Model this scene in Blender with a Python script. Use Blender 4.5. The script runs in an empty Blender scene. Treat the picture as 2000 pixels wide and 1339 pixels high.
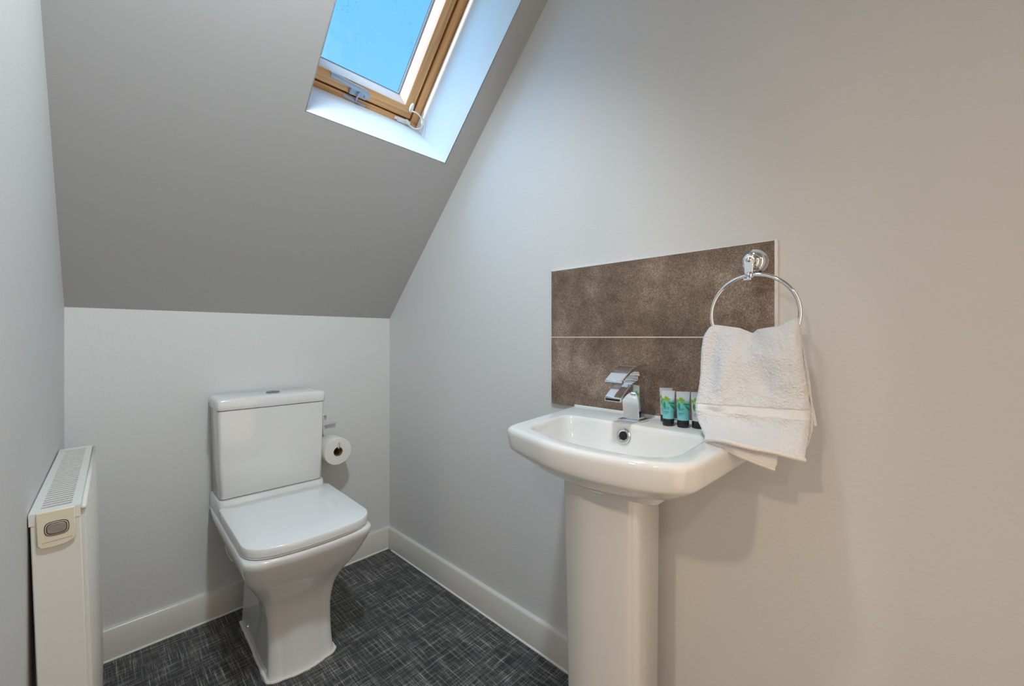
import bpy, bmesh, math, random
from mathutils import Vector, Matrix, noise
from math import sin, cos, pi, sqrt, radians
S = bpy.context.scene
C = S.collection

# ------------------------------------------------------------ camera, sky, light, exposure
cam_data = bpy.data.cameras.new('camera')
cam_data.sensor_width = 36
cam_data.lens = 807 / 2000 * 36
cam_data.shift_y = -11.5 / 2000
cam_data.clip_start = 0.01
cam = bpy.data.objects.new('camera', cam_data)
cam.location = (0, 0, 1.04)
cam.rotation_euler = (pi / 2, 0, -math.atan((1000 - 165) / 807))
C.objects.link(cam)
S.camera = cam
S.view_settings.view_transform = 'Standard'
S.view_settings.look = 'None'
S.view_settings.gamma = 1
S.view_settings.use_curve_mapping = False
S.view_settings.exposure = 1.0

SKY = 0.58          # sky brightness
GLOW = 4.5         # bright lobe added to the sky out of view, to light the room
LAMP = 36.0        # downlights in the landing beyond the doorway
ROOMLAMP = 29.0
FILLPANEL = 0.85  # strength of the unseen glowing panel added as low fill
FILLCOL = (1.0, .74, .52)  # tint of that added panel


def make_world():
    w = bpy.data.worlds.new('sky')
    S.world = w
    w.use_nodes = True
    nt = w.node_tree
    N, L = nt.nodes, nt.links
    N.clear()
    tc = N.new('ShaderNodeTexCoord')
    out = N.new('ShaderNodeOutputWorld')
    bg = N.new('ShaderNodeBackground')
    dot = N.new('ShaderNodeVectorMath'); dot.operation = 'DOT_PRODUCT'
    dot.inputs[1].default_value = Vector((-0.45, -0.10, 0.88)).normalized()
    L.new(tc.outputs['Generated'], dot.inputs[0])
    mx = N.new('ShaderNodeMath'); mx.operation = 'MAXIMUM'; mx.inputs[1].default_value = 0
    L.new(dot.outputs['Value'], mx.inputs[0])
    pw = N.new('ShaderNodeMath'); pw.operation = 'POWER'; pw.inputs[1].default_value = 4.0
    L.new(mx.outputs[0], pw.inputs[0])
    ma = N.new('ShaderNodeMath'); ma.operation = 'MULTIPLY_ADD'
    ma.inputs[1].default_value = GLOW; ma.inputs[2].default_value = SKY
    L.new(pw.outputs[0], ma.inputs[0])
    no = N.new('ShaderNodeTexNoise')
    no.inputs['Scale'].default_value = 2.6; no.inputs['Detail'].default_value = 6
    no.inputs['Roughness'].default_value = 0.55
    L.new(tc.outputs['Generated'], no.inputs['Vector'])
    cr = N.new('ShaderNodeValToRGB')
    cr.color_ramp.elements[0].position = 0.47; cr.color_ramp.elements[0].color = (0, 0, 0, 1)
    cr.color_ramp.elements[1].position = 0.72; cr.color_ramp.elements[1].color = (1, 1, 1, 1)
    L.new(no.outputs['Fac'], cr.inputs['Fac'])
    # deeper blue towards the zenith
    sep = N.new('ShaderNodeSeparateXYZ'); L.new(tc.outputs['Generated'], sep.inputs[0])
    up = N.new('ShaderNodeValToRGB')
    up.color_ramp.elements[0].position = 0.45; up.color_ramp.elements[0].color = (0.22, 0.62, 1.0, 1)
    up.color_ramp.elements[1].position = 0.78; up.color_ramp.elements[1].color = (0.11, 0.42, 0.92, 1)
    L.new(sep.outputs['Z'], up.inputs['Fac'])
    mix = N.new('ShaderNodeMix'); mix.data_type = 'RGBA'
    L.new(cr.outputs['Color'], mix.inputs['Factor'])
    L.new(up.outputs['Color'], mix.inputs['A'])
    mix.inputs['B'].default_value = (0.72, 0.92, 1.05, 1)
    # blue tint of the bright lobe added for the room light
    mix2 = N.new('ShaderNodeMix'); mix2.data_type = 'RGBA'
    L.new(pw.outputs[0], mix2.inputs['Factor'])
    L.new(mix.outputs['Result'], mix2.inputs['A'])
    mix2.inputs['B'].default_value = (0.29, 0.62, 1.0, 1)
    L.new(mix2.outputs['Result'], bg.inputs['Color'])
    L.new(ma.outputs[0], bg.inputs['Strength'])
    L.new(bg.outputs[0], out.inputs[0])


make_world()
sun_d = bpy.data.lights.new('sun', 'SUN'); sun_d.energy = 2.4; sun_d.angle = radians(.6); sun_d.color = (1, .93, .82)
sun = bpy.data.objects.new('sun', sun_d); C.objects.link(sun)
sun.rotation_euler = Vector((1, .02, -.285)).to_track_quat('-Z', 'Y').to_euler()

# ------------------------------------------------------------ materials
MATS = {}


def mat(name, col, rough=0.5, metal=0.0, spec=0.5, coat=0.0, bump=None, sheen=0.0):
    """bump = (scale, strength, distance)"""
    m = bpy.data.materials.new(name)
    m.use_nodes = True
    nt = m.node_tree
    b = nt.nodes['Principled BSDF']
    b.inputs['Base Color'].default_value = (*col, 1)
    b.inputs['Roughness'].default_value = rough
    b.inputs['Metallic'].default_value = metal
    b.inputs['Specular IOR Level'].default_value = spec
    b.inputs['Coat Weight'].default_value = coat
    b.inputs['Coat Roughness'].default_value = 0.05
    b.inputs['Sheen Weight'].default_value = sheen
    if bump:
        tc = nt.nodes.new('ShaderNodeTexCoord')
        n = nt.nodes.new('ShaderNodeTexNoise')
        n.inputs['Scale'].default_value = bump[0]; n.inputs['Detail'].default_value = 4
        nt.links.new(tc.outputs['Object'], n.inputs['Vector'])
        bm = nt.nodes.new('ShaderNodeBump')
        bm.inputs['Strength'].default_value = bump[1]; bm.inputs['Distance'].default_value = bump[2]
        nt.links.new(n.outputs['Fac'], bm.inputs['Height'])
        nt.links.new(bm.outputs[0], b.inputs['Normal'])
    MATS[name] = m
    return m


def noise_mat(name, stops, scale, rough=0.5, detail=8, bump=0.0, stretch=(1, 1, 1), metal=0, rough2=0.6):
    m = mat(name, (0.5, 0.5, 0.5), rough, metal)
    nt = m.node_tree; b = nt.nodes['Principled BSDF']
    tc = nt.nodes.new('ShaderNodeTexCoord')
    mp = nt.nodes.new('ShaderNodeMapping'); mp.inputs['Scale'].default_value = stretch
    n = nt.nodes.new('ShaderNodeTexNoise')
    n.inputs['Scale'].default_value = scale; n.inputs['Detail'].default_value = detail
    n.inputs['Roughness'].default_value = rough2
    r = nt.nodes.new('ShaderNodeValToRGB')
    while len(r.color_ramp.elements) < len(stops):
        r.color_ramp.elements.new(0.5)
    for e, (p, c) in zip(r.color_ramp.elements, stops):
        e.position = p; e.color = (*c, 1)
    nt.links.new(tc.outputs['Object'], mp.inputs[0]); nt.links.new(mp.outputs[0], n.inputs['Vector'])
    nt.links.new(n.outputs['Fac'], r.inputs[0]); nt.links.new(r.outputs[0], b.inputs['Base Color'])
    if bump:
        bm = nt.nodes.new('ShaderNodeBump'); bm.inputs['Strength'].default_value = bump
        bm.inputs['Distance'].default_value = 0.001
        nt.links.new(n.outputs['Fac'], bm.inputs['Height']); nt.links.new(bm.outputs[0], b.inputs['Normal'])
    return m


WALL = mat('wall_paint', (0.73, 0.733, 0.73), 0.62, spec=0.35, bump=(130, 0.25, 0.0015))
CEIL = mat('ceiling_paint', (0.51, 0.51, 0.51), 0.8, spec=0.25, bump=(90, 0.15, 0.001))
REVEAL = mat('reveal_paint', (0.82, 0.83, 0.84), 0.5, bump=(25, 0.15, 0.001))
GLOSS = mat('gloss_white_woodwork', (0.72, 0.70, 0.66), 0.22, spec=0.5, bump=(60, 0.08, 0.001))
SEAL = mat('white_sealant', (0.86, 0.85, 0.80), 0.4, bump=(300, 0.6, 0.001))
CERAMIC = mat('white_ceramic', (0.83, 0.83, 0.82), 0.10, spec=0.5, coat=0.0)
SEATM = mat('white_seat_plastic', (0.92, 0.93, 0.94), 0.13, spec=0.5)
CHROME = mat('chrome', (0.86, 0.87, 0.89), 0.06, 1.0)
DARKM = mat('dark_hole', (0.012, 0.012, 0.012), 0.6)
GASKET = mat('grey_gasket', (0.12, 0.13, 0.17), 0.5)
GREYP = mat('grey_handle_metal', (0.36, 0.42, 0.50), 0.35, 0.3)
WHITEP = mat('white_plastic', (0.80, 0.81, 0.76), 0.35)
RADW = mat('radiator_enamel', (0.80, 0.79, 0.75), 0.28, bump=(40, 0.03, 0.001))
CREAM = mat('cream_plastic', (0.80, 0.74, 0.58), 0.35)
BADGE = noise_mat('badge_grey', [(0.3, (0.26, 0.22, 0.20)), (0.7, (0.36, 0.32, 0.29))], 90, 0.45)
BROWNL = mat('badge_outline', (0.05, 0.04, 0.03), 0.5)
INK = mat('faded_ink', (0.42, 0.38, 0.28), 0.6)
PAPER = mat('toilet_paper', (0.86, 0.83, 0.78), 0.95, spec=0.1, bump=(400, 0.4, 0.001))
CARD = mat('cardboard_core', (0.30, 0.17, 0.07), 0.9, spec=0.1)
GROUT = mat('cream_grout', (0.82, 0.72, 0.60), 0.8)
TRIMM = mat('edge_trim_metal', (0.85, 0.84, 0.82), 0.35, 0.15)
BLACKP = mat('black_cap_plastic', (0.012, 0.018, 0.022), 0.3)
LEAF1 = mat('yellow_green_print', (0.22, 0.42, 0.02), 0.5)
LEAF2 = mat('deep_green_print', (0.01, 0.28, 0.06), 0.5)
TEALINK = mat('dark_teal_print', (0.03, 0.17, 0.23), 0.5)
GREYINK = mat('grey_print', (0.22, 0.24, 0.26), 0.5)
SLOTM = mat('grille_shadow', (0.07, 0.06, 0.05), 0.7)


def tube_mat(name, top, mid, low):
    m = mat(name, mid, 0.28, spec=0.5, coat=0.3)
    nt = m.node_tree; b = nt.nodes['Principled BSDF']
    tc = nt.nodes.new('ShaderNodeTexCoord'); sp = nt.nodes.new('ShaderNodeSeparateXYZ')
    r = nt.nodes.new('ShaderNodeValToRGB')
    els = [(0.0, low), (0.25, mid), (0.62, mid), (0.72, top), (1.0, top)]
    while len(r.color_ramp.elements) < 5: r.color_ramp.elements.new(0.5)
    for e, (p, c) in zip(r.color_ramp.elements, els): e.position = p; e.color = (*c, 1)
    nt.links.new(tc.outputs['Generated'], sp.inputs[0]); nt.links.new(sp.outputs['Z'], r.inputs[0])
    nt.links.new(r.outputs[0], b.inputs['Base Color'])
    return m


TEAL = tube_mat('teal_tube_plastic', (0.62, 0.70, 0.78), (0.14, 0.52, 0.56), (0.24, 0.68, 0.72))
PALE = tube_mat('grey_tube_plastic', (0.58, 0.64, 0.68), (0.52, 0.55, 0.58), (0.66, 0.64, 0.66))


def pine():
    m = mat('lacquered_pine', (0.6, 0.33, 0.13), 0.28, coat=0.4)
    nt = m.node_tree; b = nt.nodes['Principled BSDF']
    at = nt.nodes.new('ShaderNodeAttribute'); at.attribute_name = 'grain'
    n = nt.nodes.new('ShaderNodeTexNoise'); n.inputs['Scale'].default_value = 1.0
    n.inputs['Detail'].default_value = 5; n.inputs['Distortion'].default_value = 0.6
    r = nt.nodes.new('ShaderNodeValToRGB')
    r.color_ramp.elements[0].position = 0.3; r.color_ramp.elements[0].color = (0.50, 0.21, 0.055, 1)
    r.color_ramp.elements[1].position = 0.7; r.color_ramp.elements[1].color = (0.82, 0.46, 0.17, 1)
    nt.links.new(at.outputs['Vector'], n.inputs['Vector'])
    nt.links.new(n.outputs['Fac'], r.inputs[0]); nt.links.new(r.outputs[0], b.inputs['Base Color'])
    return m


PINE = pine()
BEAD = mat('pale_glazing_bead', (0.74, 0.60, 0.52), 0.35)


def floor_mat():
    m = mat('woven_vinyl', (0.05, 0.05, 0.05), 0.42, spec=0.4)
    nt = m.node_tree; N = nt.nodes; L = nt.links; b = N['Principled BSDF']
    tc = N.new('ShaderNodeTexCoord')

    def streak(sx, sy, lo, hi, detail=3):
        mp = N.new('ShaderNodeMapping'); mp.inputs['Scale'].default_value = (sx, sy, 1)
        n = N.new('ShaderNodeTexNoise'); n.inputs['Scale'].default_value = 1
        n.inputs['Detail'].default_value = detail; n.inputs['Roughness'].default_value = 0.7
        r = N.new('ShaderNodeMapRange'); r.inputs['From Min'].default_value = lo; r.inputs['From Max'].default_value = hi
        L.new(tc.outputs['Object'], mp.inputs[0]); L.new(mp.outputs[0], n.inputs['Vector']); L.new(n.outputs['Fac'], r.inputs['Value'])
        return r.outputs[0]

    def comb(op, a, c, k=None):
        x = N.new('ShaderNodeMath'); x.operation = op; x.use_clamp = False
        L.new(a, x.inputs[0])
        if k is None: L.new(c, x.inputs[1])
        else: x.inputs[1].default_value = k
        return x.outputs[0]
    s = comb('MAXIMUM', streak(290, 8, 0.50, 0.78), streak(8, 290, 0.50, 0.78))
    s2 = comb('MULTIPLY', comb('ADD', streak(130, 5, 0.45, 0.8), streak(5, 130, 0.45, 0.8)), None, 0.35)
    tot = comb('ADD', s, s2)
    weave = streak(420, 420, 0.35, 0.7, 1)
    tot = comb('ADD', tot, comb('MULTIPLY', weave, None, 0.12))
    r = N.new('ShaderNodeValToRGB')
    els = [(0.0, (0.015, 0.016, 0.017)), (0.22, (0.040, 0.041, 0.042)), (0.55, (0.18, 0.18, 0.175)), (0.90, (0.50, 0.49, 0.46))]
    while len(r.color_ramp.elements) < 4: r.color_ramp.elements.new(0.5)
    for e, (p, c) in zip(r.color_ramp.elements, els): e.position = p; e.color = (*c, 1)
    L.new(tot, r.inputs[0]); L.new(r.outputs[0], b.inputs['Base Color'])
    bm = N.new('ShaderNodeBump'); bm.inputs['Strength'].default_value = 0.25; bm.inputs['Distance'].default_value = 0.0008
    L.new(tot, bm.inputs['Height']); L.new(bm.outputs[0], b.inputs['Normal'])
    return m


FLOOR = floor_mat()


def stone_mat():
    m = mat('brown_stone_tile', (0.2, 0.13, 0.09), 0.42, spec=0.5)
    nt = m.node_tree; N = nt.nodes; L = nt.links; b = N['Principled BSDF']
    tc = N.new('ShaderNodeTexCoord')

    def ns(scale, det, rg):
        n = N.new('ShaderNodeTexNoise'); n.inputs['Scale'].default_value = scale
        n.inputs['Detail'].default_value = det; n.inputs['Roughness'].default_value = rg
        L.new(tc.outputs['Object'], n.inputs['Vector']); return n.outputs['Fac']

    def ramp(f, els):
        r = N.new('ShaderNodeValToRGB')
        while len(r.color_ramp.elements) < len(els): r.color_ramp.elements.new(0.5)
        for e, (p, c) in zip(r.color_ramp.elements, els): e.position = p; e.color = (*c, 1)
        L.new(f, r.inputs[0]); return r.outputs[0]
    big = ramp(ns(6, 7, 0.7), [(0.32, (0.10, 0.067, 0.046)), (0.5, (0.19, 0.138, 0.104)), (0.68, (0.34, 0.268, 0.215))])
    fine = ramp(ns(300, 5, 0.9), [(0.34, (0.40, 0.36, 0.33)), (0.5, (1.05, 1.03, 1.0)), (0.66, (2.5, 2.35, 2.2))])
    mx = N.new('ShaderNodeMix'); mx.data_type = 'RGBA'; mx.blend_type = 'MULTIPLY'; mx.inputs['Factor'].default_value = 1
    L.new(big, mx.inputs['A']); L.new(fine, mx.inputs['B'])
    # a few pale scratches
    n = N.new('ShaderNodeTexNoise'); n.inputs['Scale'].default_value = 9; n.inputs['Detail'].default_value = 2; n.inputs['Distortion'].default_value = 1.5
    L.new(tc.outputs['Object'], n.inputs['Vector'])
    sc = ramp(n.outputs['Fac'], [(0.60, (0, 0, 0)), (0.606, (0.5, 0.5, 0.5)), (0.612, (0, 0, 0))])
    m2 = N.new('ShaderNodeMix'); m2.data_type = 'RGBA'
    sm = N.new('ShaderNodeMath'); sm.operation = 'MULTIPLY'; L.new(sc, sm.inputs[0]); L.new(ns(5, 1, 0.5), sm.inputs[1])
    L.new(sm.outputs[0], m2.inputs['Factor']); L.new(mx.outputs['Result'], m2.inputs['A'])
    m2.inputs['B'].default_value = (0.55, 0.42, 0.32, 1)
    L.new(m2.outputs['Result'], b.inputs['Base Color'])
    bm = N.new('ShaderNodeBump'); bm.inputs['Strength'].default_value = 0.3; bm.inputs['Distance'].default_value = 0.0008
    L.new(ns(190, 3, 0.8), bm.inputs['Height']); L.new(bm.outputs[0], b.inputs['Normal'])
    return m


STONE = stone_mat()


def glass_mat():
    m = bpy.data.materials.new('roof_window_glass'); m.use_nodes = True
    nt = m.node_tree; N = nt.nodes; L = nt.links; N.clear()
    out = N.new('ShaderNodeOutputMaterial'); mixs = N.new('ShaderNodeMixShader')
    tr = N.new('ShaderNodeBsdfTransparent'); gl = N.new('ShaderNodeBsdfGlossy'); gl.inputs['Roughness'].default_value = 0.02
    fr = N.new('ShaderNodeFresnel'); fr.inputs['IOR'].default_value = 1.35
    tc = N.new('ShaderNodeTexCoord')
    v = N.new('ShaderNodeTexVoronoi'); v.inputs['Scale'].default_value = 150
    sm = N.new('ShaderNodeMapRange'); sm.inputs['From Min'].default_value = .24; sm.inputs['From Max'].default_value = .12
    n2 = N.new('ShaderNodeTexNoise'); n2.inputs['Scale'].default_value = 11; n2.inputs['Detail'].default_value = 4
    mk = N.new('ShaderNodeMapRange'); mk.inputs['From Min'].default_value = .50; mk.inputs['From Max'].default_value = .64
    mu = N.new('ShaderNodeMath'); mu.operation = 'MULTIPLY'
    r = N.new('ShaderNodeValToRGB')
    r.color_ramp.elements[0].position = 0; r.color_ramp.elements[0].color = (0.96, 0.98, 0.98, 1)
    r.color_ramp.elements[1].position = 1; r.color_ramp.elements[1].color = (0.36, 0.52, 0.64, 1)
    L.new(tc.outputs['Object'], v.inputs['Vector']); L.new(tc.outputs['Object'], n2.inputs['Vector'])
    L.new(v.outputs['Distance'], sm.inputs['Value']); L.new(n2.outputs['Fac'], mk.inputs['Value'])
    L.new(sm.outputs[0], mu.inputs[0]); L.new(mk.outputs[0], mu.inputs[1]); L.new(mu.outputs[0], r.inputs[0])
    L.new(r.outputs[0], tr.inputs['Color']); L.new(fr.outputs[0], mixs.inputs['Fac'])
    L.new(tr.outputs[0], mixs.inputs[1]); L.new(gl.outputs[0], mixs.inputs[2]); L.new(mixs.outputs[0], out.inputs[0])
    return m


GLASS = glass_mat()


def towel_mat():
    m = mat('white_terry', (0.86, 0.86, 0.88), 0.95, spec=0.1, sheen=0.3)
    nt = m.node_tree; N = nt.nodes; L = nt.links; b = N['Principled BSDF']
    tc = N.new('ShaderNodeTexCoord')
    v = N.new('ShaderNodeTexVoronoi'); v.inputs['Scale'].default_value = 520
    n = N.new('ShaderNodeTexNoise'); n.inputs['Scale'].default_value = 420; n.inputs['Detail'].default_value = 2
    ad = N.new('ShaderNodeMath'); ad.operation = 'ADD'
    bm = N.new('ShaderNodeBump'); bm.inputs['Strength'].default_value = 0.6; bm.inputs['Distance'].default_value = 0.003
    at = N.new('ShaderNodeAttribute'); at.attribute_name = 'pile'
    mu = N.new('ShaderNodeMath'); mu.operation = 'MULTIPLY'
    L.new(tc.outputs['Object'], v.inputs['Vector']); L.new(tc.outputs['Object'], n.inputs['Vector'])
    L.new(v.outputs['Distance'], ad.inputs[0]); L.new(n.outputs['Fac'], ad.inputs[1])
    L.new(ad.outputs[0], mu.inputs[0]); L.new(at.outputs['Fac'], mu.inputs[1])
    L.new(mu.outputs[0], bm.inputs['Height']); L.new(bm.outputs[0], b.inputs['Normal'])
    return m


TERRY = towel_mat()
HEM = mat('towel_hem', (0.84, 0.80, 0.76), 0.9, spec=0.1, bump=(500, 0.5, 0.001))

# ------------------------------------------------------------ helpers


def link(name, bm, m, parent=None, smooth=True, bevel=0.0, segs=2, sub=0, angle=35):
    bmesh.ops.recalc_face_normals(bm, faces=bm.faces)
    me = bpy.data.meshes.new(name); bm.to_mesh(me); bm.free()
    o = bpy.data.objects.new(name, me); C.objects.link(o)
    for x in (m if isinstance(m, (list, tuple)) else [m]): me.materials.append(x)
    if parent is not None: o.parent = parent
    if bevel:
        b = o.modifiers.new('bevel', 'BEVEL'); b.width = bevel; b.segments = segs
        b.limit_method = 'ANGLE'; b.angle_limit = radians(30)
    if sub:
        s = o.modifiers.new('sub', 'SUBSURF'); s.levels = sub; s.render_levels = sub
    if smooth:
        for p in me.polygons: p.use_smooth = True
        if not sub:
            a = me.attributes.get('sharp_edge') or me.attributes.new('sharp_edge', 'BOOLEAN', 'EDGE')
            bb = bmesh.new(); bb.from_mesh(me); bb.edges.ensure_lookup_table()
            vals = [(len(e.link_faces) != 2 or e.calc_face_angle(0) > radians(angle)) for e in bb.edges]
            bb.free()
            a.data.foreach_set('value', vals)
    return o


def empty(name, loc=(0, 0, 0), rz=0.0):
    o = bpy.data.objects.new(name, None); C.objects.link(o)
    o.location = loc; o.rotation_euler = (0, 0, rz); o.empty_display_size = 0.05
    return o


def tag(o, label, cat, group=None):
    o['label'] = label; o['category'] = cat
    if group: o['group'] = group
    return o


def struct(o):
    o['kind'] = 'structure'; return o


def box(bm, x0, x1, y0, y1, z0, z1, M=None):
    vs = [bm.verts.new((x, y, z)) for x in (x0, x1) for y in (y0, y1) for z in (z0, z1)]
    for f in ((0, 1, 3, 2), (4, 6, 7, 5), (0, 4, 5, 1), (2, 3, 7, 6), (0, 2, 6, 4), (1, 5, 7, 3)):
        bm.faces.new([vs[i] for i in f])
    if M:
        for v in vs: v.co = M @ v.co
    return vs


def bxo(name, dims, m, parent=None, bevel=0.0, M=None, segs=2):
    bm = bmesh.new(); box(bm, *dims, M=M)
    return link(name, bm, m, parent, bevel=bevel, segs=segs, smooth=bevel > 0)


def prism(bm, pts, a0, a1, axis='y'):
    """extrude a closed 2-D outline; axis y: pts are (x,z); x: (y,z); z: (x,y)"""
    def P(p, a):
        return {'y': (p[0], a, p[1]), 'x': (a, p[0], p[1]), 'z': (p[0], p[1], a)}[axis]
    A = [bm.verts.new(P(p, a0)) for p in pts]; B = [bm.verts.new(P(p, a1)) for p in pts]
    n = len(pts)
    bm.faces.new(A); bm.faces.new(B[::-1])
    for i in range(n): bm.faces.new((A[i], B[i], B[(i + 1) % n], A[(i + 1) % n]))
    return A + B


def loft(bm, rings, cap0=True, cap1=True):
    R = [[bm.verts.new(p) for p in r] for r in rings]
    n = len(R[0])
    for a, b in zip(R, R[1:]):
        for i in range(n): bm.faces.new((a[i], a[(i + 1) % n], b[(i + 1) % n], b[i]))
    if cap0: bm.faces.new(R[0][::-1])
    if cap1: bm.faces.new(R[-1])
    return R


def sweep(bm, pts, r, n=10, closed=False, radii=None):
    pts = [Vector(p) for p in pts]; m = len(pts)
    rings = []; prev = None
    for i, p in enumerate(pts):
        a = pts[(i - 1) % m] if (closed or i > 0) else p
        b = pts[(i + 1) % m] if (closed or i < m - 1) else p
        t = (b - a).normalized()
        if prev is None:
            u = t.orthogonal().normalized()
        else:
            u = (prev - t * prev.dot(t)).normalized()
        prev = u; w = t.cross(u)
        rr = radii[i] if radii else r
        rings.append([bm.verts.new(p + (u * cos(2 * pi * k / n) + w * sin(2 * pi * k / n)) * rr) for k in range(n)])
    if closed:
        last = rings[-1]; first = rings[0]
        off = min(range(n), key=lambda s: (last[0].co - first[s].co).length)
        rings.append([first[(k + off) % n] for k in range(n)])
    for a, b in zip(rings, rings[1:]):
        for k in range(n): bm.faces.new((a[k], a[(k + 1) % n], b[(k + 1) % n], b[k]))
    if not closed: bm.faces.new(rings[0][::-1]); bm.faces.new(rings[-1])


def lathe(bm, prof, origin, axis, n=40, hollow=False):
    """prof = [(radius, height along axis)]"""
    o = Vector(origin); t = Vector(axis).normalized(); u = t.orthogonal().normalized(); w = t.cross(u)
    rings = [[bm.verts.new(o + t * h + (u * cos(2 * pi * k / n) + w * sin(2 * pi * k / n)) * max(r, 1e-5)) for k in range(n)] for r, h in prof]
    for a, b in zip(rings, rings[1:]):
        for k in range(n): bm.faces.new((a[k], a[(k + 1) % n], b[(k + 1) % n], b[k]))
    if hollow:
        a, b = rings[-1], rings[0]
        for k in range(n): bm.faces.new((a[k], a[(k + 1) % n], b[(k + 1) % n], b[k]))
    else:
        bm.faces.new(rings[0][::-1]); bm.faces.new(rings[-1])


def catmull(P, n=8, closed=False):
    P = [Vector(p) for p in P]; out = []; m = len(P)
    rng = range(m if closed else m - 1)
    for i in rng:
        g = (lambda k: P[k % m]) if closed else (lambda k: P[max(0, min(m - 1, k))])
        p0, p1, p2, p3 = g(i - 1), g(i), g(i + 1), g(i + 2)
        for j in range(n):
            t = j / n
            out.append(0.5 * ((2 * p1) + (p2 - p0) * t + (2 * p0 - 5 * p1 + 4 * p2 - p3) * t * t + (3 * p1 - p0 - 3 * p2 + p3) * t ** 3))
    if not closed: out.append(P[-1])
    return out


def lerp(a, b, t): return a + (b - a) * t


def interp(tab, x):
    """tab = [(x, v...)] sorted; smooth interpolation"""
    if x <= tab[0][0]: return tab[0][1:]
    for a, b in zip(tab, tab[1:]):
        if x <= b[0]:
            t = (x - a[0]) / (b[0] - a[0])
            return tuple(lerp(p, q, t) for p, q in zip(a[1:], b[1:]))
    return tab[-1][1:]


def sstep(t):
    t = max(0, min(1, t)); return t * t * (3 - 2 * t)


# ------------------------------------------------------------ room shell
XR, YB, KH, XL = 1.054, 1.865, 1.132, -0.043
HC = 2.35                       # flat ceiling height
YF = -0.50                      # front wall
YJ = 0.44                       # doorway jamb in the left wall
YT = YB - (HC - KH)             # where the slope meets the flat ceiling


def xl(y): return XL - 0.0325 * (YB - y)


struct(bxo('floor', (-2.7, XR + .1, -1.4, YB + .1, -0.05, 0), FLOOR))
bm = bmesh.new()
prism(bm, [(YF - .1, 0), (YB + .1, 0), (YB + .1, KH + .08), (YB, KH + .15), (YT + .12, HC + .05), (YF - .1, HC + .05)], XR, XR + .1, 'x')
struct(link('wall_right', bm, WALL, smooth=False))
struct(bxo('wall_back', (-.3, XR + .05, YB, YB + .1, 0, KH + .12), WALL))
struct(bxo('wall_front', (xl(YF) - .1, XR, YF - .1, YF, 0, HC), WALL))
# left wall, a little out of square; the doorway where the camera stands is cut into it
bm = bmesh.new()
vs = prism(bm, [(YJ, 0), (YB + .09, 0), (YB + .09, KH + .06), (YB, KH + .12), (YT + .1, HC + .02), (YJ, HC + .02)], -.1, 0, 'x')
for v in vs: v.co.x += xl(v.co.y)
prism(bm, [(xl(YJ), YJ), (xl(YF), YF), (xl(YF) - .1, YF), (xl(YJ) - .1, YJ)], 2.05, HC, 'z')
prism(bm, [(xl(-.36), -.36), (xl(YF), YF), (xl(YF) - .1, YF), (xl(-.36) - .1, -.36)], 0, 2.05, 'z')
struct(link('wall_left', bm, WALL, smooth=False))
# the landing beyond the doorway
bm = bmesh.new()
box(bm, -2.7, -2.6, -1.4, .64, 0, HC); box(bm, -2.7, xl(0) - .1, -1.5, -1.4, 0, HC)
box(bm, -2.7, xl(.6) - .1, .6, .64, 0, HC); box(bm, xl(YF) - .2, xl(YF) - .1, -1.4, YF, 0, HC)
struct(link('wall_landing', bm, WALL, smooth=False))

# sloped ceiling with the window opening, plus the flat ceiling
U0, U1, V1, DW = 0.456, 0.962, 0.75, 0.283
s2 = 1 / sqrt(2)
BY, BZ = 1.288, 1.709


def uvw(u, v, w): return Vector((u, BY + (w - v) * s2, BZ + (w + v) * s2))


MW = Matrix(((1, 0, 0, 0), (0, -s2, s2, BY), (0, s2, s2, BZ), (0, 0, 0, 1)))
vb = -(YB - BY) / s2      # v at the knee wall
vt = (BY - YT) / s2
bm = bmesh.new()
xa, xb = -0.3, XR + .02
for (a, b, c, d) in ((xa, U0, vb, vt), (U1, xb, vb, vt), (U0, U1, vb, 0), (U0, U1, V1, vt)):
    for w in (0.0,):
        bm.faces.new([bm.verts.new(uvw(*p, w)) for p in ((a, c), (b, c), (b, d), (a, d))])
bmesh.ops.remove_doubles(bm, verts=bm.verts, dist=1e-5)
# roof build-up behind the plaster, leaving the shaft open
for (a, b, c, d) in ((xa, U0 - .004, vb, vt + .3), (U1 + .004, xb + .2, vb, vt + .3), (U0 - .004, U1 + .004, vb, -.004), (U0 - .004, U1 + .004, V1 + .004, vt + .3)):
    vs = box(bm, a, b, c - (.3 if c == vb else 0), d, 0.004, DW + 0.02, M=MW)
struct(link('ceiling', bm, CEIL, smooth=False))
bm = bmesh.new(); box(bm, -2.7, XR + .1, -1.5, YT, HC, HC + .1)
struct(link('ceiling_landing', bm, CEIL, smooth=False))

# reveal (window shaft lining)
bm = bmesh.new()
box(bm, U0 - .003, U0, -.003, V1 + .003, 0, DW, M=MW)
box(bm, U1, U1 + .003, -.003, V1 + .003, 0, DW, M=MW)
box(bm, U0, U1, -.003, 0, 0, DW, M=MW)
box(bm, U0, U1, V1, V1 + .003, 0, DW, M=MW)
struct(link('trim_1', bm, REVEAL, smooth=False))

# ------------------------------------------------------------ roof window
win = struct(empty('window_1', uvw(0.709, 0, DW)))
WI = Matrix.Translation(uvw(0.709, 0, DW)).inverted()
MWL = WI @ MW            # local matrix: (u, v, w) -> window space


def grain(o, long_axis):
    """vector attribute that runs the wood grain along a bar; long_axis 0=u,1=v"""
    me = o.data; inv = MWL.inverted()
    a = me.attributes.new('grain', 'FLOAT_VECTOR', 'POINT'); vals = []
    for v in me.vertices:
        p = inv @ v.co
        s = (3, 90, 90) if long_axis == 0 else (90, 3, 90)
        vals += [p[0] * s[0], p[1] * s[1], p[2] * s[2]]
    a.data.foreach_set('vector', vals)
    return o


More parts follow.
